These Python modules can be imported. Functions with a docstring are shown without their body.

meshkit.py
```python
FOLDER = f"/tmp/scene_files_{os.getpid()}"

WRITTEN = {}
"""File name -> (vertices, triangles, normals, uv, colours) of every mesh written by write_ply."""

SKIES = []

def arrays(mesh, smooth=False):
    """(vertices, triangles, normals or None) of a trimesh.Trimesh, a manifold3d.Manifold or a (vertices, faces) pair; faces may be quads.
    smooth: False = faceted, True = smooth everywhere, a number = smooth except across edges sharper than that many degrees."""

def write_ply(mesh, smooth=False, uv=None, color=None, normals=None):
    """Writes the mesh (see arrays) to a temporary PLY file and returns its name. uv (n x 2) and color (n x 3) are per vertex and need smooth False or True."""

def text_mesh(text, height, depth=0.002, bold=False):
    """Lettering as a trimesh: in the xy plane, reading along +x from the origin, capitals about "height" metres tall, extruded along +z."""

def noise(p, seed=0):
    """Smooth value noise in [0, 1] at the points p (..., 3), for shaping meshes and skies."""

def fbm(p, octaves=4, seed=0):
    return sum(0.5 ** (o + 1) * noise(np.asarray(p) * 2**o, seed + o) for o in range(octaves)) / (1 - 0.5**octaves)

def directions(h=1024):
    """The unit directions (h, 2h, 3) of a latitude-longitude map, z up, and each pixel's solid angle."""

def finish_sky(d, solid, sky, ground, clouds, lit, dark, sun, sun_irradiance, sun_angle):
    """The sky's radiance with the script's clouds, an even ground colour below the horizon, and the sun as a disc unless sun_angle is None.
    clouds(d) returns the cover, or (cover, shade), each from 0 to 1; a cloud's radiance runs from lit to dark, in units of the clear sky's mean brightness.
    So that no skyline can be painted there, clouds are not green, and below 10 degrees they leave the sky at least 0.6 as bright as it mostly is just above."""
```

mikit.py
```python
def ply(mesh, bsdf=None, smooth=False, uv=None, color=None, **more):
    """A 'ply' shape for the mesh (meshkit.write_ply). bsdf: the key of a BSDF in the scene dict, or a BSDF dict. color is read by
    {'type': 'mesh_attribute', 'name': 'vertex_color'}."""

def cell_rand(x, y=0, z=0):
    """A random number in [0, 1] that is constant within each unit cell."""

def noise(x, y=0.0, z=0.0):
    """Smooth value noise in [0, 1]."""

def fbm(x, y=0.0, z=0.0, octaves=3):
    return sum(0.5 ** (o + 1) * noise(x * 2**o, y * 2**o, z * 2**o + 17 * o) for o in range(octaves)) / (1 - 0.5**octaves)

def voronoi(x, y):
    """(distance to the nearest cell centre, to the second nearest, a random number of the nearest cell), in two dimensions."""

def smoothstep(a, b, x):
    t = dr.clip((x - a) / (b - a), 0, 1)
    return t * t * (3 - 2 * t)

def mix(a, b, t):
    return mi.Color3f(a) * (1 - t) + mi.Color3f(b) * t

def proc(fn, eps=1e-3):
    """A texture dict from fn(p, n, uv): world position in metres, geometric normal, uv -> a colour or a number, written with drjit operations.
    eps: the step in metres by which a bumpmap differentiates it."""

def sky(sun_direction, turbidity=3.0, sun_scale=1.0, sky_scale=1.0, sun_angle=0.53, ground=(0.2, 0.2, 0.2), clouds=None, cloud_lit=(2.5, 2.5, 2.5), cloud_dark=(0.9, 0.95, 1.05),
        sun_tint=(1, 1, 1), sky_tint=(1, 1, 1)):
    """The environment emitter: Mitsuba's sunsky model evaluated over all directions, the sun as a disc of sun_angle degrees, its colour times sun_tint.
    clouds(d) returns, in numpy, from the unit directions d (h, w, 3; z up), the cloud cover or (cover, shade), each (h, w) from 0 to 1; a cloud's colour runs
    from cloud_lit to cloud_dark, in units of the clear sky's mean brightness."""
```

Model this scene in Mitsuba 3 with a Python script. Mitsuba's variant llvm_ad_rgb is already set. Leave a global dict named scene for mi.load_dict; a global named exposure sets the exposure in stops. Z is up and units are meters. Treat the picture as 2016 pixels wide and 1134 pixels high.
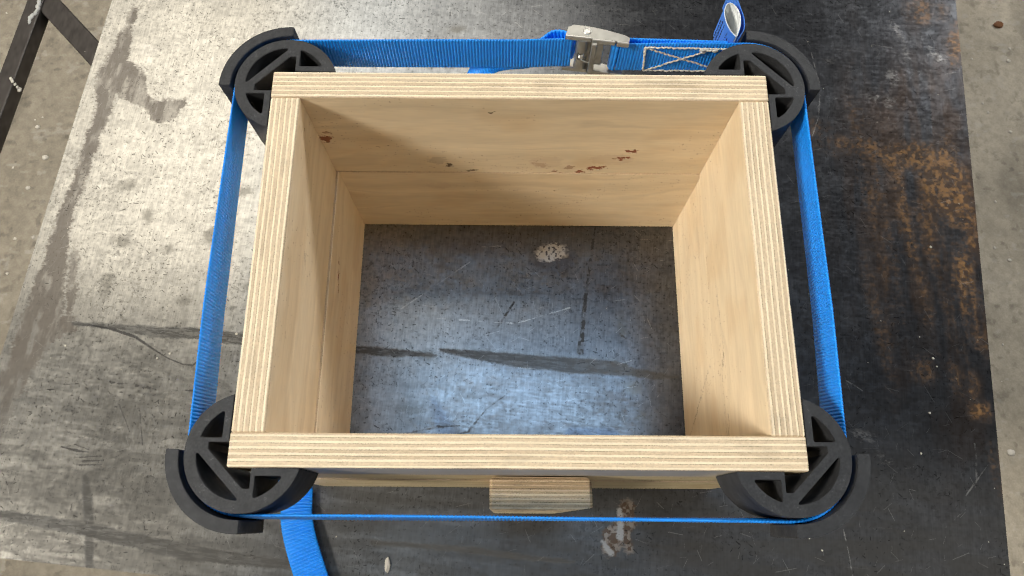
import math, random
import numpy as np, trimesh, manifold3d as m3, shapely
import drjit as dr
import mitsuba as mi, mikit, meshkit
from shapely.geometry import Polygon, Point, box as sbox
from mikit import noise, fbm, smoothstep, mix, cell_rand, voronoi
T = mi.ScalarTransform4f
random.seed(7); rng = np.random.default_rng(7)

# ------------------------------------------------------------------ camera, lamps, exposure
scene, labels = {}, {}
CAM = np.array([-0.00415, -0.02595, 0.60006])
RIGHT, DOWN, FWD = np.array([[.99996777, .00739041, .00313545], [.0079909, -.953807, -.30031374], [.00077117, .30032912, -.95383532]])
scene['camera'] = dict(type='perspective', fov=2 * math.degrees(math.atan(1008 / 1460.41)), fov_axis='x', near_clip=0.01, far_clip=60.0,
                       to_world=T().look_at(origin=CAM.tolist(), target=(CAM + FWD).tolist(), up=(-DOWN).tolist()))
exposure = 0.0
scene['ambient'] = dict(type='constant', radiance=dict(type='rgb', value=[.13, .127, .12]))

def lamp(name, pos, target, w, h, rgb, label, group=None):
    """a lamp head: shallow steel box with a glowing diffuser, aimed at target"""
    pos, target = np.array(pos, float), np.array(target, float)
    up = [0, 0, 1] if abs((target - pos)[2]) < .97 * np.linalg.norm(target - pos) else [0, 1, 0]
    tw = T().look_at(origin=pos.tolist(), target=target.tolist(), up=up)
    hb = trimesh.creation.box((w + .06, h + .06, .08)); hb.apply_translation((0, 0, -.046))
    d = mikit.ply(hb, 'lamp_steel'); d['to_world'] = tw; scene[name + '__housing'] = d
    q = (np.array([[-w / 2, -h / 2, 0], [w / 2, -h / 2, 0], [w / 2, h / 2, 0], [-w / 2, h / 2, 0]]), np.array([[0, 1, 2], [0, 2, 3]]))
    d = mikit.ply(q, 'lamp_steel'); d['to_world'] = tw
    d['emitter'] = dict(type='area', radiance=dict(type='rgb', value=list(rgb))); scene[name + '__diffuser'] = d
    labels[name] = dict(label=label, category='lamp')
    if group: labels[name]['group'] = group

scene['lamp_steel'] = dict(type='twosided', bsdf=dict(type='diffuse', reflectance=dict(type='rgb', value=[.5, .5, .5])))
KEY = np.array([-1.09, -.34, 1.0]); KEY /= np.linalg.norm(KEY)
lamp('work_lamp', np.array([0, .12, .18]) + 6.5 * KEY, (0, .12, .18), 1.25, 1.25, np.array([1, .94, .83]) * 80, 'square work lamp standing out of frame at the front left')
lamp('ceiling_lamp', (-1.1, 2.05, 2.9), (-1.1, 2.05, 0), 2.9, 2.0, np.array([1, .94, .82]) * 2.9, 'wide ceiling lamp above the back left of the table')
lamp('ceiling_lamp_001', (.16, .42, 2.9), (.16, .42, 0), 1.1, .42, np.array([.54, .81, 1.13]) * 7.6, 'small cool ceiling lamp right above the box')
lamp('ceiling_lamp_002', (3.6, 3.3, 2.5), (.3, .2, 0), .8, .8, np.array([.97, .97, .95]) * 56, 'cool ceiling lamp beyond the back right of the table')
lamp('ceiling_lamp_003', (.5, -2.3, 2.2), (0, .1, .2), .5, .5, np.array([1, .95, .88]) * 4, 'small ceiling lamp behind the camera')

# ------------------------------------------------------------------ helpers (millimetres in, metres out)
def put(key, mesh, bsdf, smooth=False, label=None, category=None, group=None, kind=None):
    if hasattr(mesh, 'to_mesh'):
        g = mesh.to_mesh(); mesh = trimesh.Trimesh(np.array(g.vert_properties[:, :3]), np.array(g.tri_verts), process=False)
    mesh = mesh.copy(); mesh.apply_scale(.001)
    scene[key] = mikit.ply(mesh, bsdf, smooth=smooth)
    tag(key, label, category, group, kind)

def tag(key, label=None, category=None, group=None, kind=None):
    d = {k: v for k, v in dict(label=label, category=category, group=group, kind=kind).items() if v}
    if d: labels[key] = d

def numbered(base):
    k, n = base, 0
    while k in scene:
        n += 1; k = f'{base}_{n:03d}'
    return k

def cat(ms): return trimesh.util.concatenate(list(ms))

def cbox(x0, x1, y0, y1, z0, z1, c=.7):
    """box with chamfered edges"""
    h = np.array([x1 - x0, y1 - y0, z1 - z0]) / 2; o = np.array([x0 + x1, y0 + y1, z0 + z1]) / 2
    pts = []
    for s in np.ndindex(2, 2, 2):
        s = np.array(s) * 2 - 1
        for k in range(3):
            d = h - c; d[k] = h[k]; pts.append(o + s * d)
    return trimesh.convex.convex_hull(np.array(pts))

def extrude(poly, z0, z1, bevel=0):
    """prism of a shapely polygon with stepped bevel along both rims"""
    out = []
    def ex(p, a, b):
        for g in getattr(p, 'geoms', [p]):
            if g.is_empty or b - a < 1e-6: continue
            m = trimesh.creation.extrude_polygon(g, b - a, engine='earcut'); m.apply_translation((0, 0, a)); out.append(m)
    if bevel:
        st = [(0, 1), (.29, .55), (.62, .22), (1, 0)]   # quarter round
        ex(poly, z0 + bevel, z1 - bevel)
        for (i0, h0), (i1, h1) in zip(st[:-1], st[1:]):
            # sloped ring approximated by thin slabs
            for k in range(2):
                f0, f1 = k / 2, (k + 1) / 2
                ins = bevel * (i0 + (i1 - i0) * (f0 + f1) / 2) if False else bevel * (1 - (h0 + (h1 - h0) * (f0 + f1) / 2)) * 0 + bevel * (i0 + (i1 - i0) * (f0 + f1) / 2)
                a, b = bevel * (h0 + (h1 - h0) * f0), bevel * (h0 + (h1 - h0) * f1)
                # hgt from rim: a > b (distance below the rim)
                pin = poly.buffer(-bevel + ins if False else -(bevel - (bevel * (1 - (1 - (1 - a / bevel)) ** 0))) * 0 - bevel * (1 - math.sqrt(max(0, 1 - (1 - (a + b) / 2 / bevel) ** 2))))
                ex(pin, z1 - a, z1 - b)
                ex(pin, z0 + b, z0 + a)
    else:
        ex(poly, z0, z1)
    return cat(out)

def catmull(pts, step=1.0):
    P = np.array(pts, float); P = np.vstack([2 * P[0] - P[1], P, 2 * P[-1] - P[-2]]); out = []
    for i in range(1, len(P) - 2):
        n = max(2, int(np.linalg.norm(P[i + 1] - P[i]) / step)); t = np.linspace(0, 1, n, endpoint=False)[:, None]
        a, b, c, d = P[i - 1], P[i], P[i + 1], P[i + 2]
        out.append(.5 * (2 * b + (c - a) * t + (2 * a - 5 * b + 4 * c - d) * t ** 2 + (3 * b - a - 3 * c + d) * t ** 3))
    return np.vstack(out + [P[-2][None]])

def resample(P, step, extra=None):
    P = np.asarray(P, float); s = np.r_[0, np.cumsum(np.linalg.norm(np.diff(P, axis=0), axis=1))]
    t = np.linspace(0, s[-1], max(2, int(round(s[-1] / step)) + 1))
    R = np.stack([np.interp(t, s, P[:, k]) for k in range(P.shape[1])], 1)
    return R, t

def ribbon(P, W, width, thick=1.5, pitch=2.0, rib=.5, s0=0.0, step=.23):
    """webbing: P centre line, W width direction at each point (n,3); ribs across the width"""
    Q, s = resample(np.hstack([P, W]), step)
    C, W = Q[:, :3], Q[:, 3:]
    Tn = np.gradient(C, axis=0); Tn /= np.linalg.norm(Tn, axis=1, keepdims=True)
    W = W - (W * Tn).sum(1, keepdims=True) * Tn; W /= np.linalg.norm(W, axis=1, keepdims=True)
    N = np.cross(Tn, W)
    u = np.array([-.5, -.485, -.44, -.25, 0, .25, .44, .485, .5])
    ph = 2 * np.pi * (s + s0) / pitch
    rb = (np.abs(np.cos(ph / 2)) ** .7 - .5) * 2
    rb2 = (np.abs(np.sin(ph / 2)) ** .7 - .5) * 2
    loops = []
    env = np.array([0, .3, .8, 1, 1, 1, .8, .3, 0]); hh = np.array([.0, .8, 1, 1, 1, 1, 1, .8, .0])
    wj = 1 + .010 * np.sin(ph)[:, None]
    for side, r in ((1, rb), (-1, rb2)):
        us = u if side == 1 else u[::-1][1:-1]
        e = env if side == 1 else env[::-1][1:-1]; h = hh if side == 1 else hh[::-1][1:-1]
        off = side * (thick / 2 * h[None] + rib * e[None] * r[:, None])
        loops.append(C[:, None] + W[:, None] * (us[None] * width * wj)[..., None] + N[:, None] * off[..., None])
    V = np.concatenate(loops, 1); n, k = V.shape[:2]
    i, j = np.meshgrid(np.arange(n - 1), np.arange(k), indexing='ij'); jn = (j + 1) % k
    F = np.stack([i * k + j, i * k + jn, (i + 1) * k + jn, (i + 1) * k + j], -1).reshape(-1, 4)
    F = np.vstack([F[:, [0, 2, 1]], F[:, [0, 3, 2]]])
    cap = [[0, a, a + 1] for a in range(1, k - 1)] + [[(n - 1) * k, (n - 1) * k + a + 1, (n - 1) * k + a] for a in range(1, k - 1)]
    m = trimesh.Trimesh(V.reshape(-1, 3), np.vstack([F, cap]), process=False)
    if m.volume < 0: m.invert()
    return m

def tube(P, r, n=8):
    P = np.asarray(P, float); Tn = np.gradient(P, axis=0); Tn /= np.linalg.norm(Tn, axis=1, keepdims=True) + 1e-12
    a = np.array([0, 0, 1.]) if abs(Tn[0, 2]) < .9 else np.array([1., 0, 0]); rings = []
    for p, t in zip(P, Tn):
        a = a - t * (a @ t); a /= np.linalg.norm(a); b = np.cross(t, a)
        th = np.arange(n) * 2 * np.pi / n
        rr = r if np.isscalar(r) else r[len(rings)]
        rings.append(p + rr * (np.cos(th)[:, None] * a + np.sin(th)[:, None] * b))
    V = np.vstack(rings + [P[:1], P[-1:]]); m = len(P); F = []
    for i in range(m - 1):
        for j in range(n):
            k = (j + 1) % n; F += [[i * n + j, i * n + k, (i + 1) * n + k], [i * n + j, (i + 1) * n + k, (i + 1) * n + j]]
    for j in range(n):
        k = (j + 1) % n; F += [[m * n, k, j], [m * n + 1, (m - 1) * n + j, (m - 1) * n + k]]
    return trimesh.Trimesh(V, np.array(F), process=False)

# ------------------------------------------------------------------ materials
def rgbt(*v): return dict(type='rgb', value=list(v))
def two(b): return dict(type='twosided', bsdf=b)
def bump(b, fn, scale, eps=2e-4): return dict(type='bumpmap', bsdf=b, arbitrary=mikit.proc(fn, eps), scale=scale)

def seg_d(X, Y, pts):
    """distance in mm to a polyline of (x, y, half width) minus the local half width"""
    best = mi.Float(1e6)
    for (ax, ay, aw), (bx, by, bw) in zip(pts[:-1], pts[1:]):
        dx, dy = bx - ax, by - ay; L = dx * dx + dy * dy
        t = dr.clip(((X - ax) * dx + (Y - ay) * dy) / L, 0, 1)
        best = dr.minimum(best, dr.sqrt(dr.square(X - ax - t * dx) + dr.square(Y - ay - t * dy)) - (aw + t * (bw - aw)))
    return best

def ell(X, Y, cx, cy, rx, ry, a=0):
    c, s = math.cos(math.radians(a)), math.sin(math.radians(a))
    u, v = (X - cx) * c + (Y - cy) * s, -(X - cx) * s + (Y - cy) * c
    return (dr.sqrt(dr.square(u / rx) + dr.square(v / ry)) - 1) * min(rx, ry)

TA = -0.0925   # the table stands a little turned against the box
def local(p):
    X, Y = p.x * 1000, p.y * 1000
    c, s = math.cos(TA), math.sin(TA)
    return X, Y, X * c + Y * s, -X * s + Y * c

BROWN = [[(-369, 440, 3), (-372, 400, 7), (-378, 372, 14), (-380, 330, 7), (-386, 272, 6), (-394, 228, 6), (-396, 163, 13), (-396, 127, 18), (-406, 93, 13), (-418, 40, 8)],
         [(-372, 372, 14), (-360, 358, 16), (-340, 336, 5), (-324, 330, 12), (-310, 338, 6)], [(-379, 190, 3), (-377, 163, 4), (-374, 141, 3)], [(-396, 120, 12), (-372, 128, 7)]]
DARK = [[(-369, 129, 1.5), (-330, 126, 2.5), (-302, 122, 5), (-262, 121, 5), (-225, 116, 5)],
        [(-140, 109, 3.2), (-100, 106, 3.5), (-74, 105, 1.5), (-66, 104, .5)],
        [(-62, 109, 1.0), (-50, 107, 2.5), (-7, 101.5, 5.2), (44, 97, 6.2), (88, 94, 5.5)], [(88, 93, 4), (112, 89, 3), (132, 88, 1.0)],
        [(-110, -42, 1.2), (-44, -46, 2.0), (-1, -51, 2.2), (45, -55, .8)],
        [(-420, -20, 3), (-330, -34, 5), (-250, -50, 6), (-160, -60, 3)], [(-337, 5, 2), (-330, -20, 4), (-322, -60, 3)]]
CRACKS = [[(-356, 128, .3), (-335, 124, .9), (-316, 118, 1.0), (-300, 108, .6), (-286, 100, .35), (-273, 95, .35), (-265, 94.5, .8), (-260, 99, .4)],
          [(-360, 28, .2), (-347, 25, .8), (-338, 24, .1)], [(-341, 17, .7), (-325, 18, .2)], [(-343, 14, .5), (-326, 14.5, .1)], [(-344, 20, .2), (-327, 21, .2)], [(-350, 30, .2), (-338, 26, .1)],
          [(-320, 62, .2), (-312, 48, .3), (-308, 40, .1)], [(-302, 55, .1), (-296, 30, .2)]]
LINES = [[(69, 222, .8), (66, 205, 1.0), (64, 190, 1.4), (60, 167, 1.2), (56, 131, 1.5), (53, 108, 2.4)],
         [(-89, 40, .4), (-62, 46, .9), (-45, 47, .3)], [(-60, 38, .2), (-38, 42, .4), (-24, 60, .3), (-8, 72, .1)], [(-2, 150, .8), (-16, 128, .8)], [(88, 122, .6), (96, 118, .9)], [(-330, 80, .8), (-300, 76, 1.0), (-290, 74, .3)], [(-270, 74, .3), (-245, 73, .8)]]
PALE = [[(277, 398, .4), (281, 360, .3), (276, 330, .4), (268, 310, .2)], [(253, -30, .25), (255, -47, .3), (256, -70, .3)], [(366, 36, .2), (365, 22, .5), (362, 6, .3)], [(374, 20, .2), (352, -4, .25)],
        [(-70, 136, .25), (0, 132, .3), (45, 146, .2)], [(-40, 186, .2), (-88, 150, .2), (-102, 140, .15)], [(270, 86, .3), (282, 78, .35)], [(330, -30, .2), (350, -14, .2)], [(-30, 200, .2), (-14, 201, .25)]]
RUSTY = [(354, 290, 36, 14, 0, 1), (381, 262, 22, 38, 5, 1), (316, 300, 16, 10, 0, .7), (396, 235, 9, 60, 5, .9), (384, 160, 11, 42, 4, 1.15), (341, 225, 5, 70, 3, .85), (312, 240, 5, 70, 3, .6), (322, 230, 3.4, 60, 3, .6),
         (366, 120, 4, 30, 4, .6), (366, 85, 9, 16, 10, 1.0), (376, 62, 11, 7, -30, 1.1), (360, 212, 9, 36, 5, .7), (392, 446, 20, 14, 0, .5), (417, 410, 8, 22, -20, .8), (386, 8, 8, 22, 8, .6), (304, 140, 6, 46, 3, .45), (334, 95, 12, 12, 0, .5), (272, 318, 14, 9, 20, .5), (290, 300, 18, 10, 0, .5)]
WHITES = [(395, 397, 5, 9, 30), (349, 372, 6, 8, 0), (342, 345, 4.5, 6, 20), (330, 350, 6, 2, -10), (361, 424, 3.5, 9, 20), (293, 389, 5, 3, 0), (278, 41, 8, 4, -20), (293, 23, 6, 2.5, -40), (366, 398, 2, 7, 0), (-348, 396, 9, 6, 0)]

def steel_masks(p):
    X, Y, U, V = local(p)
    w = (fbm(X / 9, Y / 9, 3.3) - .5) * 9 + (fbm(U / 2.2, V / 1.2, 8.1, 2) - .5) * 5
    brown = mi.Float(0)
    for k, pl in enumerate(BROWN):
        brown = dr.maximum(brown, smoothstep(2.2, -2.2, seg_d(X, Y, pl) + w * 1.1))
    brown *= .55 + .45 * smoothstep(.3, .55, fbm(U / 5, V / 14, 1.7))
    dark = mi.Float(0)
    for pl in DARK:
        dark = dr.maximum(dark, smoothstep(1.3, -1.3, seg_d(X, Y, pl) + w * .28))
    dark *= .72 + .28 * smoothstep(.35, .6, fbm(U / 9, V / 1.5, 5.5))
    line = mi.Float(0)
    for pl in LINES:
        line = dr.maximum(line, smoothstep(.7, -.5, seg_d(X, Y, pl) + w * .22))
    line *= .25 + .75 * smoothstep(.36, .56, fbm(X / 3.5, Y / 3.5, 20., 2))
    for pl in CRACKS:
        line = dr.maximum(line, smoothstep(.75, -.35, seg_d(X, Y, pl) + w * .07))
    runs = smoothstep(.28, .56, fbm(U / 7, V / 60, 41., 3))
    rust = mi.Float(0)
    for cx, cy, rx, ry, a, s in RUSTY:
        rust = dr.maximum(rust, s * smoothstep(6.0, -7.0, ell(X, Y, cx, cy, rx, ry, a) + w * .8))
    tooth = noise(U * .20, V * .72, 2.2) * .42 + fbm(U / 1.2, V / 1.2, 4.4, 2) * .50 + fbm(U / 3.2, V / 34, 6.6, 2) * .38
    rust = dr.clip(rust, 0, 1.1) * (.30 + .85 * runs) * smoothstep(.28, .72, tooth)
    return X, Y, U, V, w, brown, dark, line, rust

def steel_color(p, n, uv):
    X, Y, U, V, w, brown, dark, line, rust = steel_masks(p)
    big = fbm(X / 75, Y / 75, 1.1)
    mid = fbm(U / 22, V / 16, 2.1)
    fine = fbm(X / 2.6, Y / 2.6, 3.1, 2)
    grain = .6 * noise(U * .045, V * 1.05, 6.0) + .4 * noise(U * .16, V * 1.6, 16.0)
    left = smoothstep(150, -300, X + (big - .5) * 150 + (mid - .5) * 60)           # worn bright left, mill scale right, with lamp reflection painted into the gradient
    inner = smoothstep(20, -10, dr.maximum(dr.abs(X) - 128, dr.abs(Y - 110) - 150)) * .0
    c = mix([.093, .096, .106], mix([.455, .475, .49], [.49, .468, .42], smoothstep(-130, -270, X)), dr.clip(left * .82 + (mid - .5) * .16, 0, 1))
    hatch = noise(U * 1.3, V * .10, 16.)
    c *= .86 + .12 * mid + .44 * (fine - .5) + .13 * (grain - .5) + .24 * (hatch - .5)
    # dark freckles and pits
    fr = smoothstep(.56, .74, fbm(X / 2.4, Y / 2.0, 9.2, 3)) * smoothstep(.38, .66, fbm(X / 30, Y / 30, 4.0))
    c *= 1 - .33 * fr
    d1, d2, r1 = voronoi(X / 3.4, Y / 3.4)
    pit = smoothstep(.20, .08, d1 + (fine - .5) * .35) * smoothstep(.6, .8, r1)
    c *= 1 - .48 * pit * (1 - .6 * smoothstep(150, 220, X))
    smear = smoothstep(.55, .75, fbm(U / 60, V / 10, 12.0))
    c *= 1 - .05 * smear
    c = mix(c, [.112, .092, .073], brown * .86)
    c = mix(c, [.048, .045, .040], dark * .93)
    c = mix(c, [.022, .020, .018], line * .9)
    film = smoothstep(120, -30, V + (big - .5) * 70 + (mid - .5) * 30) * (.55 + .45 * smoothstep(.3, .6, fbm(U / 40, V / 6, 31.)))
    c = mix(c, [.085, .080, .072], film * .66)  # dark reflection on the front of the plate, painted into the colour
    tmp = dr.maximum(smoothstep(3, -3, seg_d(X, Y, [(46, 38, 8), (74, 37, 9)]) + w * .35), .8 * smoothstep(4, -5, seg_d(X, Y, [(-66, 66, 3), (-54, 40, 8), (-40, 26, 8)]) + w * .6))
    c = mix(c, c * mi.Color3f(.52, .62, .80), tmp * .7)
    spots = mi.Float(0)
    for sx_, sy_q, rx_, ry_ in ((-341, 203, 6, 5), (-263, 208, 9, 8), (-347, 163, 5, 9), (-300, 196, 4, 3), (-223, 164, 7, 4), (-322, 226, 4, 6), (-280, 150, 5, 3), (-240, 250, 6, 4), (-345, 255, 8, 4), (-60, 420, 8, 5), (-180, 395, 7, 4), (96, 78, 6, 5), (-72, 104, 6, 4), (102, 56, 4, 3), (88, 130, 3, 7), (-84, 60, 9, 3)):
        spots = dr.maximum(spots, smoothstep(3.5, -3.5, ell(X, Y, sx_, sy_q, rx_, ry_) + w * .9))
    c = mix(c, [.10, .094, .082], spots * .6)
    veil_ = smoothstep(60, -20, ell(X, Y, 365, 230, 50, 130)) * smoothstep(.4, .7, fbm(U / 14, V / 40, 8.8))
    veil_ = dr.maximum(veil_, .8 * smoothstep(40, -40, ell(X, Y, 350, 250, 60, 120)) * smoothstep(.42, .62, fbm(U / 9, V / 70, 18.8)))
    c = mix(c, [.135, .082, .05], veil_ * .5)
    c = mix(c, mix([.085, .052, .032], [.29, .155, .062], smoothstep(.4, .65, fbm(X / 3.0, Y / 3.0, 7.7, 2))), dr.clip(rust, 0, 1) * .92)
    # bare worn spots: under the box, the patch in front, pale rubs at the right
    b = smoothstep(2.0, -1.5, ell(X, Y, 31, 196, 13, 7.5, 10) + w * .75)
    halo = smoothstep(5, -5, ell(X, Y, 32, 190, 19, 14) + w * .6)
    c = mix(c, [.05, .045, .05], halo * .5)
    c = mix(c, [.52, .505, .47], b * smoothstep(.24, .48, fbm(X / 2.0, Y / 2.0, 3.9, 2)))
    r = smoothstep(2.0, -2.0, dr.minimum(seg_d(X, Y, [(88, -14, 6), (86, -26, 7), (76, -36, 9), (72, -44, 6)]), seg_d(X, Y, [(86, -26, 4), (88, -46, 3)])) + w * .7)
    c = mix(c, mix([.13, .085, .055], [.30, .25, .21], smoothstep(.4, .62, fbm(X / 2.5, Y / 2.5, 1.2, 2))), r * .9)
    s = smoothstep(1., -1., dr.minimum(seg_d(X, Y, [(81, -17, 1.8), (81, -36, 2.6)]), seg_d(X, Y, [(67, -40, 1.5), (73, -48, 2.2)])) + w * .3)
    c = mix(c, [.45, .43, .41], s * .85)
    for cx, cy, rx, ry, a in WHITES:
        m = smoothstep(2.6, -2.6, ell(X, Y, cx, cy, rx, ry, a) + w * .8)
        c = mix(c, [.50, .48, .46], m * .42 * smoothstep(.33, .66, noise(U * .5, V * 1.1, 3.3) * .5 + fine * .5))
    pale = mi.Float(0)
    for pl in PALE:
        pale = dr.maximum(pale, .62 * smoothstep(.5, -.35, seg_d(X, Y, pl) + w * .16))
    pale *= smoothstep(.30, .60, fbm(X / 5, Y / 5, 23., 2))
    # many short random scratches, in turned cells
    for ang, cs, sd in ((.5, 16, 1.), (-.9, 23, 2.), (1.4, 13, 3.), (.05, 27, 4.)):
        ca, sa = math.cos(ang), math.sin(ang)
        A, B = (X * ca + Y * sa) / cs, (-X * sa + Y * ca) / cs
        ia, ib = dr.floor(A), dr.floor(B)
        off = (cell_rand(ia, ib, sd) - .5) * .8; slope = (cell_rand(ia, ib, sd + 9) - .5) * .9
        ln = .08 + .32 * cell_rand(ia, ib, sd + 5)
        a0, b0 = A - ia - .5, B - ib - .5
        m = smoothstep(.016, .004, dr.abs(b0 - off * .4 - slope * a0)) * smoothstep(ln, ln - .05, dr.abs(a0))
        pale = dr.maximum(pale, m * smoothstep(.45, 1., cell_rand(ia, ib, sd + 13)) * .30)
    nick = mi.Float(0)
    for ang, cs, sd in ((.35, 6.5, 41.), (-1.1, 8.0, 42.), (1.25, 5.2, 43.), (-.2, 9.5, 44.)):
        ca, sa = math.cos(ang), math.sin(ang)
        A, B = (X * ca + Y * sa) / cs, (-X * sa + Y * ca) / cs
        ia, ib = dr.floor(A), dr.floor(B)
        off = cell_rand(ia, ib, sd) - .5; slope = (cell_rand(ia, ib, sd + 9) - .5) * 1.4
        ln = .06 + .30 * cell_rand(ia, ib, sd + 5)
        a0, b0 = A - ia - .5, B - ib - .5
        nick = dr.maximum(nick, smoothstep(.075, .02, dr.abs(b0 - off * .5 - slope * a0)) * smoothstep(ln, ln - .08, dr.abs(a0)) * smoothstep(.5, .9, cell_rand(ia, ib, sd + 13)))
    c *= 1 - .65 * nick * smoothstep(.36, .62, fbm(X / 34, Y / 34, 27.))
    c = mix(c, [.55, .54, .52], pale * .75)
    return dr.maximum(c, .008)

def steel_rough(p, n, uv):
    X, Y, U, V = local(p)
    return dr.clip(.25 + .12 * (fbm(U / 20, V / 14, 2.6) - .5) + .08 * (noise(U * .11, V * 1.15, 6.0) - .5) + .12 * (fbm(X / 3, Y / 3, 7.1, 2) - .5), .2, .9)

def steel_metal(p, n, uv):
    X, Y, U, V, w, brown, dark, line, rust = steel_masks(p)
    return dr.clip(.92 - .75 * rust - .72 * brown - .82 * dark - .8 * line - .40 * smoothstep(120, -30, V), 0, 1)  # metallic also cut at the front, part of the painted dark reflection

def steel_height(p, n, uv):
    X, Y, U, V = local(p)
    return .30 * noise(U * .9, V * 1.8, 6.0) + .30 * noise(U * 1.5, V * .5, 2.0) + .6 * fbm(X / 1.8, Y / 1.8, 3.1, 2)

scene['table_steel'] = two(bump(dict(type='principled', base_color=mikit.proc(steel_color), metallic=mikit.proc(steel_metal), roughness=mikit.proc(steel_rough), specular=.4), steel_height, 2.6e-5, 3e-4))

def concrete(p, n, uv):
    X, Y = p.x * 10, p.y * 10
    c = mix([.27, .234, .178], [.40, .352, .278], fbm(X * .7, Y * .7, 2., 4))
    c *= .82 + .36 * fbm(X * 9, Y * 9, 5., 3)
    c *= .80 + .34 * smoothstep(-9, 9, X + (fbm(X * .25, Y * .25, 3.) - .5) * 8)  # floor shade put into the colour: darker left, lighter right
    c *= .90 + .22 * fbm(X * 38, Y * 38, 7., 2)
    st = smoothstep(.55, .75, fbm(X * .9, Y * .45, 9., 3)); c *= 1 - .28 * st
    sp = smoothstep(.58, .80, fbm(X * 6.5, Y * 6.5, 1., 4)); c *= 1 - .28 * sp
    sc = smoothstep(.62, .85, fbm(X * 4.3, Y * 6, 14., 4)); c = mix(c, [.5, .47, .42], sc * .3)
    return c
scene['concrete'] = two(bump(dict(type='principled', base_color=mikit.proc(concrete), roughness=.75, specular=.3), lambda p, n, uv: fbm(p.x * 60, p.y * 60, 0., 3), 1.5e-3, 1e-3))

def ply_layers(u, along, other, seed):
    """edge of plywood: u in mm across the thickness, alternating cream face-grain and tan end-grain layers"""
    u = u + (fbm(along / 85, seed * 3.1, 1.) - .5) * 1.2 + (noise(along / 4, seed, u / 2) - .5) * .16
    per = 3.15
    k = dr.floor(u / per); f = u / per - k
    wd = .34 + .16 * (cell_rand(k, seed, 5) - .5)
    light = smoothstep(0.0, .10, f) * smoothstep(wd + .10, wd, f)
    return light, k, f

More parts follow.
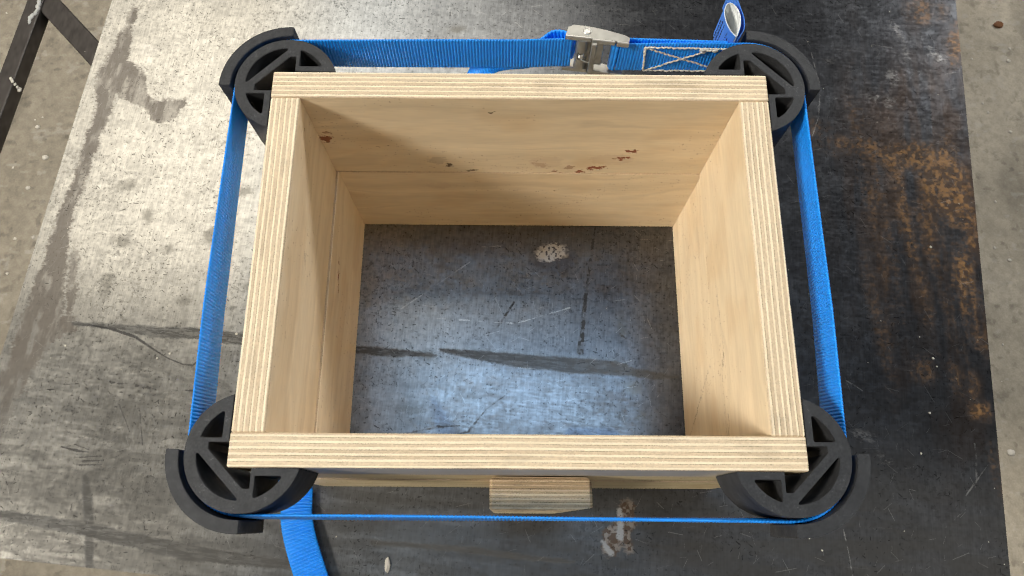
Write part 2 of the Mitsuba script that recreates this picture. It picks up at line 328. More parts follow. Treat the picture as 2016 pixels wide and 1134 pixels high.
def ply_color(u, along, seed):
    light, k, f = ply_layers(u, along, 0, seed)
    fib = fbm(along / 1.1, u * 1.6, seed + 2., 2)
    tone = cell_rand(k, seed, 2) * .5 + fbm(along / 40, k * 3.7, seed) * .5
    tan = mix([.54, .405, .26], [.66, .52, .35], tone)
    tan *= .84 + .32 * fib
    gap = smoothstep(.86, .98, f) * smoothstep(.35, .6, fbm(along / 12, k * 5.1, seed + 4.))
    tan *= 1 - .42 * gap
    tan *= .92 + .16 * fbm(along / 45, u / 7, seed + 9., 2)
    smudge = smoothstep(.62, .80, fbm(along / 26, u / 6, seed + 12., 3))
    cream = mi.Color3f(.86, .745, .55) * (.93 + .14 * fib)
    return mix(tan, cream, light * (.6 + .4 * noise(along / 11, k * 2.3, seed))) * (1 - .13 * smudge)

def veneer(a, b, seed, stains=(), figure=1.0):
    """birch face: a along the grain, b across, in mm"""
    wv = (fbm(a / 70, b / 22, seed, 3) - .5) * 26
    ring = fbm((b + wv) / 7.5, a / 260, seed + 3., 3)
    flame = dr.sin((b + wv * 1.7) / 5.2 + 2.6 * fbm(a / 120, b / 40, seed + 8.))
    c = mix([.66, .53, .355], [.82, .69, .50], dr.clip(.2 + .75 * ring, 0, 1))
    c *= 1 + .035 * figure * flame - .10 * figure * smoothstep(.72, .98, flame) * smoothstep(.45, .65, fbm(a / 60, b / 30, seed + 5.))
    c *= .95 + .10 * fbm(a / 9, b * .9, seed + 6., 2)
    blot = smoothstep(.5, .75, fbm(a / 48, b / 30, seed + 11.)); c = mix(c, c * mi.Color3f(.90, .84, .76), blot * .6)
    fl = smoothstep(.80, .86, fbm(a / 3.2, b / 1.0, seed + 21., 2)) * smoothstep(.5, .65, fbm(a / 40, b / 30, seed + 15.)); c = mix(c, [.26, .15, .07], fl * .55)
    for (ca, cb, ra, rb, rr, s) in stains:
        d = ell(a, b, ca, cb, ra * .85, rb * .85, rr) + (fbm(a / 2.6, b / 1.3, seed + 31., 2) - .5) * 5.0
        c = mix(c, [.25, .068, .022] if s > 0 else [.10, .06, .035], abs(s) * smoothstep(.7, -.4, d))
    return c

BW, BD, BH, HS, TH = 303.8, 237.8, 203.4, 103.2, 18.0     # the box in mm
X0, X1 = -BW / 2, BW / 2
BACK_STAINS = [(79, 137.6, 4.4, 2.0, -8, .95), (73.6, 127, 4.6, 2.6, 12, .95), (57.2, 112.4, 5.2, 2.4, 10, .95), (46, 105.9, 3.0, 1.8, 0, .9), (28, 105.8, 2.2, 1.4, 0, .8), (-49.7, 114.6, 2.6, 2.2, 0, -.95), (-32.7, 106.7, 2.8, 1.6, 15, -.8),
               (-130, 152, 4.5, 4.5, 30, .9), (-17.5, 187, 1.8, .9, 0, -.8), (37, 112, 3.6, 3.2, 20, .5), (16, 116, 6, 3, -30, .28), (66, 125, 18, 9, 0, .10), (20, 120, 14, 10, 0, .10), (-128, 160, 2.4, 1.8, 0, .6), (-58, 122, 8, 6, 0, -.22)]
def long_color(seed, y0, flip, stains=()):
    def f(p, n, uv):
        X, Y, Z = p.x * 1000, p.y * 1000, p.z * 1000
        u = (Y - y0) * flip
        face = dr.select(Z > HS, veneer(X, Z, seed, stains), veneer(X, Z, seed + 50, [(-60, 80, 14, 5, 0, .08)]))
        if flip > 0:     # grey strip along the top of the outer front face, darker olive below
            grey_strip = smoothstep(-.3, -.75, n.y) * smoothstep(147, 156, Z + (fbm(X / 30, Z / 30, 2.) - .5) * 6) * smoothstep(126, 100, dr.abs(X))
            face = mix(face, [.22, .225, .235], grey_strip * .75)
            face = mix(face, face * mi.Color3f(.74, .72, .62), smoothstep(-.3, -.75, n.y) * (1 - grey_strip))
        return dr.select(dr.abs(n.z) > .6, ply_color(u, X, seed), dr.select(dr.abs(n.x) > .6, ply_color(u, Z, seed), face))
    return f
def side_color(seed, x0, flip, stains=(), stains_low=()):
    def f(p, n, uv):
        X, Y, Z = p.x * 1000, p.y * 1000, p.z * 1000
        u = (X - x0) * flip
        face = dr.select(Z > HS, veneer(Y, Z, seed, stains, .6), veneer(Y, Z, seed + 50, stains_low, .6))
        return dr.select(dr.abs(n.z) > .6, ply_color(u, Y, seed), dr.select(dr.abs(n.y) > .6, ply_color(u, Z, seed), face))
    return f
def long_height(seed, y0, flip):
    def f(p, n, uv):
        X, Y, Z = p.x * 1000, p.y * 1000, p.z * 1000
        light, k, fr = ply_layers((Y - y0) * flip, X, Z, seed)
        e = light * .6 + .4 * fbm(X / 1.0, Y * 1.4, 2., 2)
        return dr.select(dr.abs(n.z) > .6, e, .25 * fbm(X / 9, Z / 1.0, 3., 2))
    return f
def side_height(seed, x0, flip):
    def f(p, n, uv):
        X, Y, Z = p.x * 1000, p.y * 1000, p.z * 1000
        light, k, fr = ply_layers((X - x0) * flip, Y, Z, seed)
        e = light * .6 + .4 * fbm(Y / 1.0, X * 1.4, 2., 2)
        return dr.select(dr.abs(n.z) > .6, e, .25 * fbm(Y / 9, Z / 1.0, 3., 2))
    return f
def wood(col, hgt, rough=.55): return two(bump(dict(type='principled', base_color=mikit.proc(col), roughness=rough, specular=.35), hgt, 1.3e-4, 2.5e-4))
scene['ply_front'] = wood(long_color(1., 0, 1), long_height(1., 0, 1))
scene['ply_back'] = wood(long_color(2., BD, -1, BACK_STAINS), long_height(2., BD, -1))
scene['ply_left'] = wood(side_color(3., X0, 1, [(128, 160, 3, 1, 20, -.3)], [(144, 78, 7, 1.4, 12, .9)]), side_height(3., X0, 1))
scene['ply_right'] = wood(side_color(4., X1, -1, [(81, 129, 6, .5, 25, -.35), (105, 126, 8, .3, -8, -.25), (27, 126, 8, 1.5, 10, -.25), (30, 121, 12, .4, 2, -.2)], [(55, 45, 18, .3, 60, -.35)]), side_height(4., X1, -1))
def block_color(p, n, uv):
    X, Y, Z = p.x * 1000, p.y * 1000, p.z * 1000
    u = -Y + 20
    e = ply_color(u * 1.25, X, 7.)
    gl = dr.abs(u / 1.9 - dr.floor(u / 1.9) - .5) + (fbm(X / 9, u, 3., 2) - .5) * .25
    e *= 1 - .38 * smoothstep(.16, .03, gl) * smoothstep(.3, .55, noise(X / 14, dr.floor(u / 1.9) * 3.3, 5.))
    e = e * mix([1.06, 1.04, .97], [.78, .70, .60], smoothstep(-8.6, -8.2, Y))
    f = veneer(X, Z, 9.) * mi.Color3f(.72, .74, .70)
    return dr.select(dr.abs(n.y) > .75, f, e)
scene['ply_block'] = wood(block_color, long_height(7., 0, -1.35))

def plastic_color(p, n, uv):
    X, Y, Z = p.x * 1000, p.y * 1000, p.z * 1000
    d = fbm(X / 5, Y / 5, Z / 5, 3); s = fbm(X / .9, Y / .9, Z / .4, 2)
    return mi.Color3f(.031, .0315, .0335) * (.62 + .76 * d) * (.75 + .5 * s) + .035 * smoothstep(.72, .8, s) * smoothstep(.5, .7, d)
scene['black_plastic'] = two(bump(dict(type='principled', base_color=mikit.proc(plastic_color), roughness=.55, specular=.35), lambda p, n, uv: dr.select(dr.abs(n.z) > .7, fbm(p.x * 1400, p.y * 1400, 0., 2), noise(p.z * 3300, p.x * 30, p.y * 30)), 6e-5, 2e-4))

def web_color(p, n, uv):
    X, Y, Z = p.x * 1000, p.y * 1000, p.z * 1000
    return mi.Color3f(.008, .265, .88) * (.86 + .28 * fbm(X / 1.3, Y / 1.3, Z / .5, 2)) * (.90 + .20 * fbm(X / 16, Y / 16, Z / 9, 3))
scene['blue_webbing'] = two(dict(type='principled', base_color=mikit.proc(web_color), roughness=.42, specular=.5, sheen=.3))
scene['label_blue'] = two(dict(type='principled', base_color=rgbt(.055, .20, .66), roughness=.45, specular=.4))
scene['label_white'] = two(dict(type='principled', base_color=rgbt(.72, .74, .74), roughness=.5, specular=.4))
scene['print_ink'] = two(dict(type='diffuse', reflectance=rgbt(.02, .03, .09)))
scene['thread'] = two(dict(type='principled', base_color=mikit.proc(lambda p, n, uv: mi.Color3f(.62, .60, .54) * (.8 + .35 * noise(p.x * 900, p.y * 900, p.z * 900))), roughness=.7))
def zinc_color(p, n, uv):
    d = fbm(p.x * 160, p.y * 160, p.z * 160, 3)
    return mix([.36, .345, .31], [.60, .585, .54], d)
scene['zinc'] = two(dict(type='principled', base_color=mikit.proc(zinc_color), metallic=.9, roughness=.36))
scene['bright_zinc'] = two(dict(type='principled', base_color=rgbt(.8, .79, .75), metallic=1., roughness=.27))
def tube_color(p, n, uv):
    d = fbm(p.x * 40, p.y * 40, p.z * 40, 3); g = fbm(p.x * 260, p.y * 90, p.z * 90, 2)
    return mix([.030, .025, .022], [.11, .098, .09], dr.clip(d * .6 + g * .5 - .1, 0, 1))
scene['tube_steel'] = two(dict(type='principled', base_color=mikit.proc(tube_color), metallic=.55, roughness=.4, specular=.5))
scene['weld'] = two(dict(type='principled', base_color=rgbt(.45, .45, .43), metallic=.2, roughness=.45))
scene['grit'] = two(dict(type='diffuse', reflectance=rgbt(.58, .54, .47)))
scene['rust_chip'] = two(dict(type='diffuse', reflectance=rgbt(.20, .10, .055)))

# ------------------------------------------------------------------ setting: floor, table, tube frame
fl = trimesh.creation.box((9000, 9000, 20)); fl.apply_translation((0, 0, -860))
put('concrete_floor', fl, 'concrete', kind='structure')

ca, sa = math.cos(TA), math.sin(TA)
def tpt(u, v): return (-438 + u * ca - v * sa, -51 + u * sa + v * ca)
def tpoly(u0, u1, v0, v1): return Polygon([tpt(u0, v0), tpt(u1, v0), tpt(u1, v1), tpt(u0, v1)])
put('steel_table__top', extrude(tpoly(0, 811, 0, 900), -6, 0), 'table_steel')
tag('steel_table', 'worn dark steel table plate with rust and bare metal under the wooden box', 'table')
for u0, v0 in ((70, 70), (701, 70), (70, 790), (701, 790)):
    put(numbered('steel_table__leg'), extrude(tpoly(u0, u0 + 40, v0, v0 + 40), -850, -6), 'tube_steel')
put('steel_table__apron', extrude(tpoly(60, 751, 60, 850).difference(tpoly(64, 747, 64, 846)), -60, -6), 'tube_steel')

def square_tube(a, b, s, top, r=2.5):
    """square steel tube from a to b (x, y), top face at z = top"""
    a, b = np.array(a, float), np.array(b, float); L = np.linalg.norm(b - a)
    q = sbox(-s / 2, -s / 2, s / 2, s / 2).buffer(-r).buffer(r, quad_segs=5)
    m = trimesh.creation.extrude_polygon(q, L, engine='earcut')
    d = (b - a) / L; M = np.eye(4); M[:3, 2] = [d[0], d[1], 0]; M[:3, 1] = [0, 0, 1]; M[:3, 0] = np.cross(M[:3, 1], M[:3, 2]); M[:3, 3] = [a[0], a[1], top - s / 2]
    m.apply_transform(M); return m
put('tube_frame__rail', square_tube((-750, 860), (-834, 100), 26, -385), 'tube_steel', smooth=40)
put('tube_frame__brace', square_tube((-753, 764), (-450, 453), 34, -388), 'tube_steel', smooth=40)
tag('tube_frame', 'dark square steel tube frame welded at an angle left of the table', 'metal frame')
def blob(c, r, sc, sub=2):
    m = trimesh.creation.icosphere(sub, r); v = m.vertices * (1 + .5 * (meshkit.noise(m.vertices / r * 1.7 + np.array(c)) - .5)[:, None])
    m.vertices = v * np.array(sc) + np.array(c); return m
wl = [blob((-752 - i * .5 + rng.normal() * 3, 760 - i * 4.2, -384.6), 2.3 + rng.random() * 1.0, (1, 1.4, .5)) for i in range(12)]
put('tube_frame__weld_bead', cat(wl), 'weld', smooth=True)
dp = [blob((-769 + i * 1.9, 612 - i * 2.6, -384 - max(0, i - 2) * 3.4), 2.1 + (i == 5) * 1.0, (1, 1.3, .6)) for i in range(6)]
put('tube_frame__paint_drip', cat(dp), 'grit', smooth=True, label='white drip running over the edge of the tube')
put('rust_flake', blob((1116, 1077, -848), 11, (1, .8, .35)), 'rust_chip', smooth=True, label='small brown flake lying on the concrete at the upper right', category='debris')
fg = []
for x, y, r in [(1121, 981, 5), (-1015, 718, 7), (-1038, 646, 5), (957, 108, 8), (-1046, 792, 5), (-960, 560, 5), (1090, 800, 4), (1030, 500, 4)]:
    fg.append(blob((x, y, -849), r, (1, .8, .4), 1))
for _ in range(90):
    s = rng.choice([-1, 1]); fg.append(blob((s * rng.uniform(820, 1250), rng.uniform(-200, 1200), -849.5), rng.uniform(1.2, 3.2), (1, 1, .5), 1))
put('floor_grit', cat(fg), 'grit', label='pale crumbs scattered over the concrete floor', category='grit', kind='stuff')
tg = []
for _ in range(190):
    x, y = rng.uniform(-420, 430), rng.uniform(-75, 450)
    if -170 < x < 170 and not (-128 < x < 128 and 25 < y < 212) and y > -20: continue
    if rng.random() > (.25 + .75 * (x > 170)): continue
    tg.append(blob((x, y, .1), rng.choice([.35, .5, .7, 1.0], p=[.45, .35, .15, .05]), (1, 1, .7), 0))
for x, y, r in [(-232, 121, 1.4), (-285, 104, 1.3), (344, 105, 1.4), (358, 203, 1.4), (346, 98, 1.0), (-295, 100, 1.2), (322, 28, 1.0), (-372, 110, 1.1), (334, 60, 1.3)]:
    tg.append(blob((x, y, .3), r * .8, (1, 1, .6), 1))
put('table_grit', cat(tg), 'grit', label='tiny pale metal crumbs scattered over the steel plate', category='grit', kind='stuff')

put('metal_sliver', blob((-96.5, -58, .9), 5.0, (.42, 1.15, .18)), 'grit', smooth=True, label='pale sliver lying on the plate at the bottom edge of the picture', category='sliver')

# ------------------------------------------------------------------ wooden box: two stacked frames of plywood boards
g = .12
def board(key, x0, x1, y0, y1, z0, z1, mat, cut=None, label=None, c=.6):
    m = cbox(x0, x1, y0, y1, z0, z1, c)
    if cut is not None:
        A = m3.Manifold(m3.Mesh(np.array(m.vertices, np.float32), np.array(m.faces, np.uint32))) - cut
        gm = A.to_mesh(); m = trimesh.Trimesh(np.array(gm.vert_properties[:, :3]), np.array(gm.tri_verts))
    put(numbered('wooden_box__' + key), m, mat, label=label)
nick = m3.Manifold.cylinder(40, 3.2, 2.6, 20).scale((.8, 1, 1)).translate((X1 + 1.6, 91, BH - 28))
LX, LY = 1.7, .2      # the lower frame sits slightly shifted
board('front_board', X0, X1, 0, TH, HS + .1, BH, 'ply_front')
board('back_board', X0, X1, BD - TH, BD, HS + .1, BH, 'ply_back', label='upper back board with red brown spots')
board('side_board', X0 + .2, X0 + TH, TH + g, BD - TH - g, HS + .1, BH - .2, 'ply_left')
board('side_board', X1 - TH, X1, TH + g, BD - TH - g, HS + .1, BH - .3, 'ply_right', nick)
board('front_board', X0 + LX, X1 + LX, -.6, TH - .6, 0, HS - .45, 'ply_front')
board('back_board', X0 + LX, X1 + LX, BD - TH + LY, BD + LY, 0, HS - 1.1, 'ply_back')
board('side_board', X0 + LX, X0 + TH + LX, TH + g, BD - TH - g, 0, HS + .02, 'ply_left', c=.25)
board('side_board', X1 - TH + LX, X1 + LX, TH + g, BD - TH - g, 0, HS - .45, 'ply_right')
tag('wooden_box', 'open box of pale plywood boards standing on the steel table', 'box')
bp = sbox(-16, -20.5, 44, -.8); bp = bp.intersection(sbox(-16, -20.5, 44, -.8).buffer(-4).buffer(4, quad_segs=6).union(sbox(-16, -20.5, 40, -8)).union(sbox(-16, -20.5, 44, -6)))
hb = extrude(bp, 60, 152, .8)
# worn slanting lower edge of the block
A = trimesh.convex.convex_hull(cbox(-16, 44, -20.5, -.8, 60, 152, 1.6).vertices)
M_ = m3.Manifold(m3.Mesh(np.array(A.vertices, np.float32), np.array(A.faces, np.uint32)))
M_ -= m3.Manifold.cube((60, 12, 160)).rotate((0, 0, 8)).translate((26, -32.6, 40))
M_ -= m3.Manifold.cube((5, 5, 160)).translate((39.6, -5.2, 40)) - m3.Manifold.cylinder(160, 4.4, 4.4, 32).translate((39.6, -5.2, 40))
M_ -= m3.Manifold.cube((90, 12, 40)).rotate((38, 0, 0)).translate((-30, -31.5, 143))
put('wooden_box__block', M_, 'ply_block', label='small plywood block fixed to the front of the box')

# ------------------------------------------------------------------ corner protectors
RD, RG0, RG1, CC = 31.2, 34.3, 41.2, -8.0      # disc, guard radii; the circle's centre lies inside the corner
Z0, Z1 = 161.5, 203.2
C = Point(CC, CC)
outer = C.buffer(RD, quad_segs=40)
inner = C.buffer(RD - 6.4, quad_segs=40)
def soft(p, r=.9): return p.buffer(-r).buffer(r, quad_segs=6).buffer(r).buffer(-r)
hole_a = soft(inner.intersection(sbox(4.2, -60, 60, -15.2)))
hole_b = soft(inner.intersection(sbox(-60, 4.2, -15.2, 60)))
lens = soft(inner.intersection(Polygon([(18.2, -9.6), (80, -60), (80, 80), (-60, 80), (-9.6, 18.2)])), .7)
notch = soft(Polygon([(-13, -13), (10.8, -13), (10.8, -9.2), (-9.2, 10.8), (-13, 10.8)]), .6)
disc = outer.difference(sbox(-80, -80, .35, .35)).difference(notch).difference(hole_a).difference(hole_b).difference(lens)
disc = max(getattr(disc.buffer(-.4).buffer(.4, quad_segs=6), 'geoms', [disc]), key=lambda g_: g_.area)
def sector(r0, r1, a0, a1):
    t = np.radians(np.linspace(a0, a1, 60))
    return Polygon([(CC + r1 * math.cos(a), CC + r1 * math.sin(a)) for a in t] + [(CC + r0 * math.cos(a), CC + r0 * math.sin(a)) for a in t[::-1]])
guard = soft(sector(RG0, RG1, -2, 92), .8)
flange = sector(RD - 3, RG1 - .3, -2, 92)
parts = [('spoked_body', extrude(disc, Z0, Z1, .7)), ('outer_guard', extrude(guard, Z0 + 2.6, Z1 - .6, .8)), ('base_flange', extrude(flange, Z0 - .4, Z0 + 2.6))]
for (sx, sy, where) in ((-1, 1, 'back left'), (1, 1, 'back right'), (-1, -1, 'front left'), (1, -1, 'front right')):
    key = numbered_c = 'corner_protector'; n = 0
    while key + '__spoked_body' in scene:
        n += 1; key = f'corner_protector_{n:03d}'
    for pn, m in parts:
        mm = m.copy(); mm.vertices = mm.vertices * [sx, sy, 1] + [sx * BW / 2, BD if sy > 0 else 0, 0]
        if sx * sy < 0: mm.invert()
        put(f'{key}__{pn}', mm, 'black_plastic', smooth=28)
    tag(key, {'back left': 'black plastic corner protector on the back left corner of the wooden box', 'back right': 'black plastic corner protector on the back right corner, next to the label tag',
              'front left': 'black plastic corner protector on the front left corner, above the loose strap end', 'front right': 'black plastic corner protector on the front right corner of the wooden box'}[where], 'corner protector', 'corner protectors at the box corners')

# ------------------------------------------------------------------ blue strap with cam buckle
RS = 32.4; ZC, SW = 185.6, 28.0
def arc(cx, cy, a0, a1):
    t = np.radians(np.linspace(a0, a1, 40)); return [(cx + RS * math.cos(a), cy + RS * math.sin(a)) for a in t]
cx, cyb, cyf = BW / 2 - 8, BD - 8, 8
path = [(33.5, 265.2), (20, 264.6), (0, 263.6)] + arc(-cx, cyb, 90, 180) + arc(-cx, cyf, 180, 270) + arc(cx, cyf, 270, 360) + arc(cx, cyb, 0, 90) + [(110, 262.2), (63.5, 261.6)]
P = np.array(path); P = np.hstack([P, np.full((len(P), 1), ZC)]); P, s = resample(P, 1.0)
P[:, 2] -= 4.6 * np.clip((90 - P[:, 1]) / 80, 0, 1)
P[:, 2] += .6 * np.sin(s / 140.) + np.where(P[:, 1] > 250, .8, 0)
Wd = np.tile([0, 0, 1.0], (len(P), 1)); Wd[:, 0] += .05 * np.sin(s / 97.); Wd[:, 1] += .05 * np.sin(s / 83. + 1)
put('cam_buckle_strap__webbing', ribbon(P, Wd, SW, 1.3, 2.0, .38), 'blue_webbing', smooth=True)
# sewn fold round the right bar of the buckle
fp = catmull([(63, 261.6, ZC + .6), (60.4, 262.0, ZC + .6), (59.4, 263.8, ZC + .6), (60.6, 265.6, ZC + .8), (64, 266, ZC + 1), (90, 265.2, ZC + 1.2), (118, 264.6, ZC + 1), (131, 264.4, ZC + .8)], .5)
put('cam_buckle_strap__sewn_fold', ribbon(fp, np.tile([0, 0, 1.], (len(fp), 1)), SW), 'blue_webbing', smooth=True)
# loose end: out of the buckle at the back, dropping behind the strap to the table
tp = catmull([(36, 267.6, 187), (30, 271.0, 187.5), (22, 272.2, 186), (13, 268.3, 183), (4, 266.4, 181), (-10, 266.0, 181), (-22, 267.5, 177), (-30, 272, 166), (-34, 275, 145), (-37, 276, 110), (-39, 276, 60), (-40, 275, 20), (-42, 274, 8), (-49, 269, 3), (-65, 265, 1.6)], 1)
tw = catmull([(0, 0, 1)] * 5 + [(.1, .1, .95), (.35, .4, .75), (.5, .75, .3), (.5, .85, 0), (.5, .85, 0), (.5, .85, 0), (.5, .85, 0), (.45, .9, 0), (.4, .9, .1), (.4, .9, 0)], 1)
tw = resample(tw, np.linalg.norm(np.diff(tw, axis=0), axis=1).sum() / (len(tp) - 1))[0]
tw = np.stack([np.interp(np.linspace(0, 1, len(tp)), np.linspace(0, 1, len(tw)), tw[:, k]) for k in range(3)], 1)
put('cam_buckle_strap__loose_end', ribbon(tp, tw, 24.0), 'blue_webbing', smooth=True)
# free end coming down the front of the box behind the corner protector and out over the table
ep = catmull([(-169, -2.6, 150), (-169.3, -2.6, 80), (-169.6, -2.6, 30), (-169.4, -3.2, 9), (-169.3, -6, 3.4), (-168.8, -12, 2.6), (-167.6, -25, 3.6), (-162.5, -42, 4.4), (-153.5, -64, 4.6), (-145, -84, 4.4), (-140, -100, 3), (-135, -108, -6), (-132, -112, -40), (-131, -112, -110)], 1)
ew = np.tile([1., 0, 0], (len(ep), 1)); k = np.linspace(0, 1, len(ep)); ew[:, 2] = .16; ew[:, 1] = .12 + .12 * k
put('cam_buckle_strap__free_end', ribbon(ep, ew, 25.8, 1.4, 2.5, .75), 'blue_webbing', smooth=True)
# X-box stitching
def stitch(a, b, y):
    a, b = np.array(a, float), np.array(b, float); L = np.linalg.norm(b - a); n = max(2, int(L / 3.4)); out = []
    for i in range(n):
        p, q_ = a + (b - a) * (i + .02) / n, a + (b - a) * (i + .93) / n
        j = rng.normal(0, .22, 2)
        t = np.linspace(0, 1, 6); pts = np.stack([p[0] + (q_[0] - p[0]) * t + j[0] * np.sin(np.pi * t), np.full(6, y) - .55 * np.sin(np.pi * t), p[1] + (q_[1] - p[1]) * t + j[1]], 1)
        out.append(tube(pts, .52 + .1 * np.sin(np.pi * t), 7))
    return out
sy_ = 260.75
st = stitch((79, 198.6), (82, 173.6), sy_) + stitch((79.4, 198), (82, 174.5), sy_ - .3) + stitch((79, 198.6), (134, 197.6), sy_ + .15) + stitch((82, 173.6), (134, 174), sy_ + .15) + stitch((79, 198.6), (134, 174), sy_) + stitch((82, 173.6), (122, 196.8), sy_) + stitch((114, 196.6), (126, 197.4), sy_ - .5) + stitch((114, 197.6), (126, 196.2), sy_ - .7)
put('cam_buckle_strap__stitching', cat(st), 'thread', smooth=True, label='pale X of box stitching on the sewn fold')
# buckle: two cheeks, toothed roller with spring, bars, lever plate
bx0, by0, bx1, by1 = 29.5, 266.0, 67.5, 261.6
bd = np.array([bx1 - bx0, by1 - by0]); BL_ = np.linalg.norm(bd); bd /= BL_; bn = np.array([-bd[1], bd[0]])
def bk(mesh):      # buckle space: x along, y away from the box, z up
    m = mesh.copy(); v = m.vertices.copy(); m.vertices[:, 0] = bx0 + bd[0] * v[:, 0] + bn[0] * v[:, 1]; m.vertices[:, 1] = by0 + bd[1] * v[:, 0] + bn[1] * v[:, 1]; return m
def bput(name, mesh, mat='zinc', smooth=False): put(numbered('cam_buckle_strap__buckle__' + name), bk(mesh), mat, smooth=smooth)
cheek = soft(Polygon([(-1, -1.2), (15, -1.2), (15, -2), (39, -2), (39.5, 1.5), (36, 3.2), (24, 5.6), (12, 7.0), (4, 7.0), (.5, 5.2)]), .7)
lip = lambda z0, z1: cat([cbox(-1, 15.5, -2.2, -.9, z0, z1, .4), cbox(16, 30.5, -3.0, -1.7, z0, z1, .4), cbox(31.5, 39.3, -3.0, -1.7, z0 - .8, z1, .4)])
bput('cheek', cat([extrude(cheek, 203.2, 205.0, .4), ]))
bput('lip', lip(201.4, 205.2), 'bright_zinc')
bput('cheek', cat([extrude(cheek, 168.2, 170.0, .4), lip(168.2, 171.6)]))
ring = trimesh.creation.torus(2.1, .55, 24, 10); ring.apply_translation((12.5, 3.2, 205.1)); bput('rivet', cat([ring, trimesh.creation.cylinder(1.9, 1.0, sections=24, transform=trimesh.transformations.translation_matrix((12.5, 3.2, 204.9)))]), 'bright_zinc', 30)
roll = trimesh.creation.cylinder(3.9, 30.5, sections=28); roll.apply_transform(trimesh.transformations.translation_matrix((10.2, .6, 186.8)))
RM = m3.Manifold(m3.Mesh(np.array(roll.vertices, np.float32), np.array(roll.faces, np.uint32))) - m3.Manifold.cube((7, 6, 6.5)).translate((8.2, -5.6, 183.5))
bput('cam_roller', trimesh.Trimesh(np.array(RM.to_mesh().vert_properties[:, :3]), np.array(RM.to_mesh().tri_verts)), 'zinc', 25)
th = np.linspace(0, 2 * np.pi * 4, 120)
bput('spring', cat([tube(np.stack([10.4 + 1.7 * np.cos(th), -1.6 + 1.7 * np.sin(th), 184.3 + th / (8 * np.pi) * 4.2], 1), .45, 7), tube(np.array([[10.4, -3.3, 184.2], [13, -4.2, 183.8], [17, -4.6, 183.2]]), .45, 7)]), 'bright_zinc', True)
bput('front_bar', cbox(16.0, 19.6, -5.6, -3.2, 168.6, 203.4, .5))
bput('lever_plate', cat([cbox(19.4, 24.5, .8, 2.2, 174, 202.8, .5), cbox(14, 20, 1.2, 2.6, 170.2, 203, .4)]))
pin = trimesh.creation.cylinder(1.15, 36, sections=20); pin.apply_transform(trimesh.transformations.translation_matrix((32.4, 2.1, 186.6))); bput('fold_bar', pin, 'zinc', 30)
# label tag: folded loop of printed tape sewn into the fold
def tape(pts, z0, z1, th_=.35):
    c = catmull([(x, y, 0) for x, y in pts], .6)[:, :2]; ls = shapely.LineString(c).buffer(th_ / 2, cap_style=2)
    return ls, c
def sheet(pts, z0, z1, off, lean=.0):
    """thin tape standing on edge along pts, moved sideways by off"""
    c = catmull([(x, y, 0) for x, y in pts], .6)[:, :2]; t = np.gradient(c, axis=0); t /= np.linalg.norm(t, axis=1, keepdims=True); nn = np.stack([-t[:, 1], t[:, 0]], 1)
    a, b = c + nn * (off - .16), c + nn * (off + .16); n = len(c); V = []
    for q_, z in ((a, z0), (a, z1), (b, z1), (b, z0)): V.append(np.column_stack([q_ + (z - ZC) * lean * np.array([0, 1.]), np.full(n, z)]))
    V = np.stack(V, 1).reshape(-1, 3); F = []
    for i in range(n - 1):
        for k_ in range(4):
            j_ = (k_ + 1) % 4; F += [[i * 4 + k_, i * 4 + j_, (i + 1) * 4 + j_], [i * 4 + k_, (i + 1) * 4 + j_, (i + 1) * 4 + k_]]
    F += [[0, 2, 1], [0, 3, 2], [(n - 1) * 4, (n - 1) * 4 + 1, (n - 1) * 4 + 2], [(n - 1) * 4, (n - 1) * 4 + 2, (n - 1) * 4 + 3]]
    return trimesh.Trimesh(V, np.array(F), process=False)
loop = [(134.5, 263.6), (131.5, 268), (129.2, 275), (128.8, 282), (130.5, 287.3), (133.5, 288.6), (136.6, 286), (138.6, 280.5), (138.6, 274), (137.2, 268.5), (135.3, 263.8)]
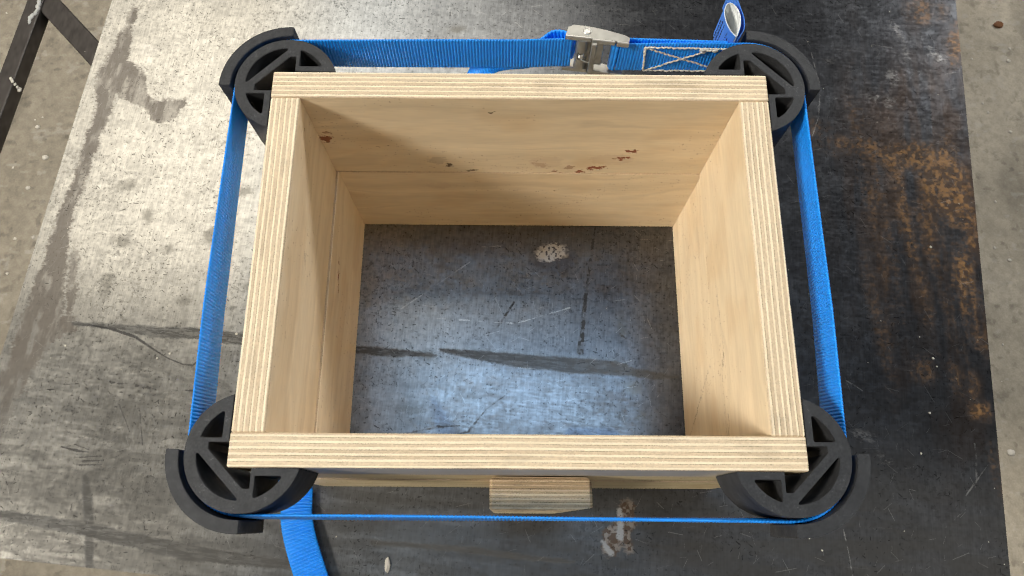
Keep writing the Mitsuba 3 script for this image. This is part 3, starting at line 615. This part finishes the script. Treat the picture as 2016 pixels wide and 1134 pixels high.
put('cam_buckle_strap__label_tag__outer_face', sheet(loop, 181, 206, .17), 'label_blue', smooth=40)
put('cam_buckle_strap__label_tag__inner_face', sheet(loop, 181.05, 206.4, -.17), 'label_white', smooth=40, label='white inner side of the folded label')
put('cam_buckle_strap__label_tag__back_leaf', sheet([(136.2, 262.8), (140.6, 270), (141.2, 278), (139.6, 286), (137.5, 296), (136, 304)], 182, 205.5, 0), 'label_blue', smooth=40)
tag('cam_buckle_strap__label_tag', 'blue printed label tag folded into a loop')
lc = np.array([130.35, 271.3]); ld = np.array([129.2, 275.]) - np.array([131.5, 268.]); ld /= np.linalg.norm(ld)
def on_leaf(u, v):     # u along the tape (away from the strap), v up; just proud of the blue face
    return np.array([131.5, 268.]) + ld * u
tx = []
ln = np.array([-ld[1], ld[0]])
def leaf_text(s_, h, u, v, bold=False):
    m = meshkit.text_mesh(s_, h, .12, bold); V = m.vertices.copy()
    base = np.array([131.5, 268.]) + ld * u + ln * .36
    # writing runs up the tape's width, letters stand across it
    m.vertices = np.column_stack([base[0] - ld[0] * V[:, 1] + ln[0] * V[:, 2], base[1] - ld[1] * V[:, 1] + ln[1] * V[:, 2], v + V[:, 0]])
    return m
tx.append(leaf_text('LC 250 daN', 2.4, 3.2, 184, True))
for u_, a_, b_ in ((6.6, 183.5, 201), (9.2, 185, 203), (11.4, 184, 199), (-.6, 186, 198), (-2.4, 185, 195)):
    z = a_
    while z < b_:
        l = rng.uniform(1.2, 3.4); c_ = np.array([131.5, 268.]) + ld * u_ + ln * .42
        q_ = [(c_ + ld * d_, zz) for d_, zz in ((-.35, z), (.35, z), (.35, z + l), (-.35, z + l))]
        V = np.array([[*p_, zz] for p_, zz in q_] + [[*(p_ + ln * .05), zz] for p_, zz in q_]); tx.append(trimesh.convex.convex_hull(V)); z += l + .7
put('cam_buckle_strap__label_tag__print', cat(tx), 'print_ink')
tag('cam_buckle_strap', 'bright blue ribbed webbing strap with metal cam buckle pulled round the wooden box', 'strap')
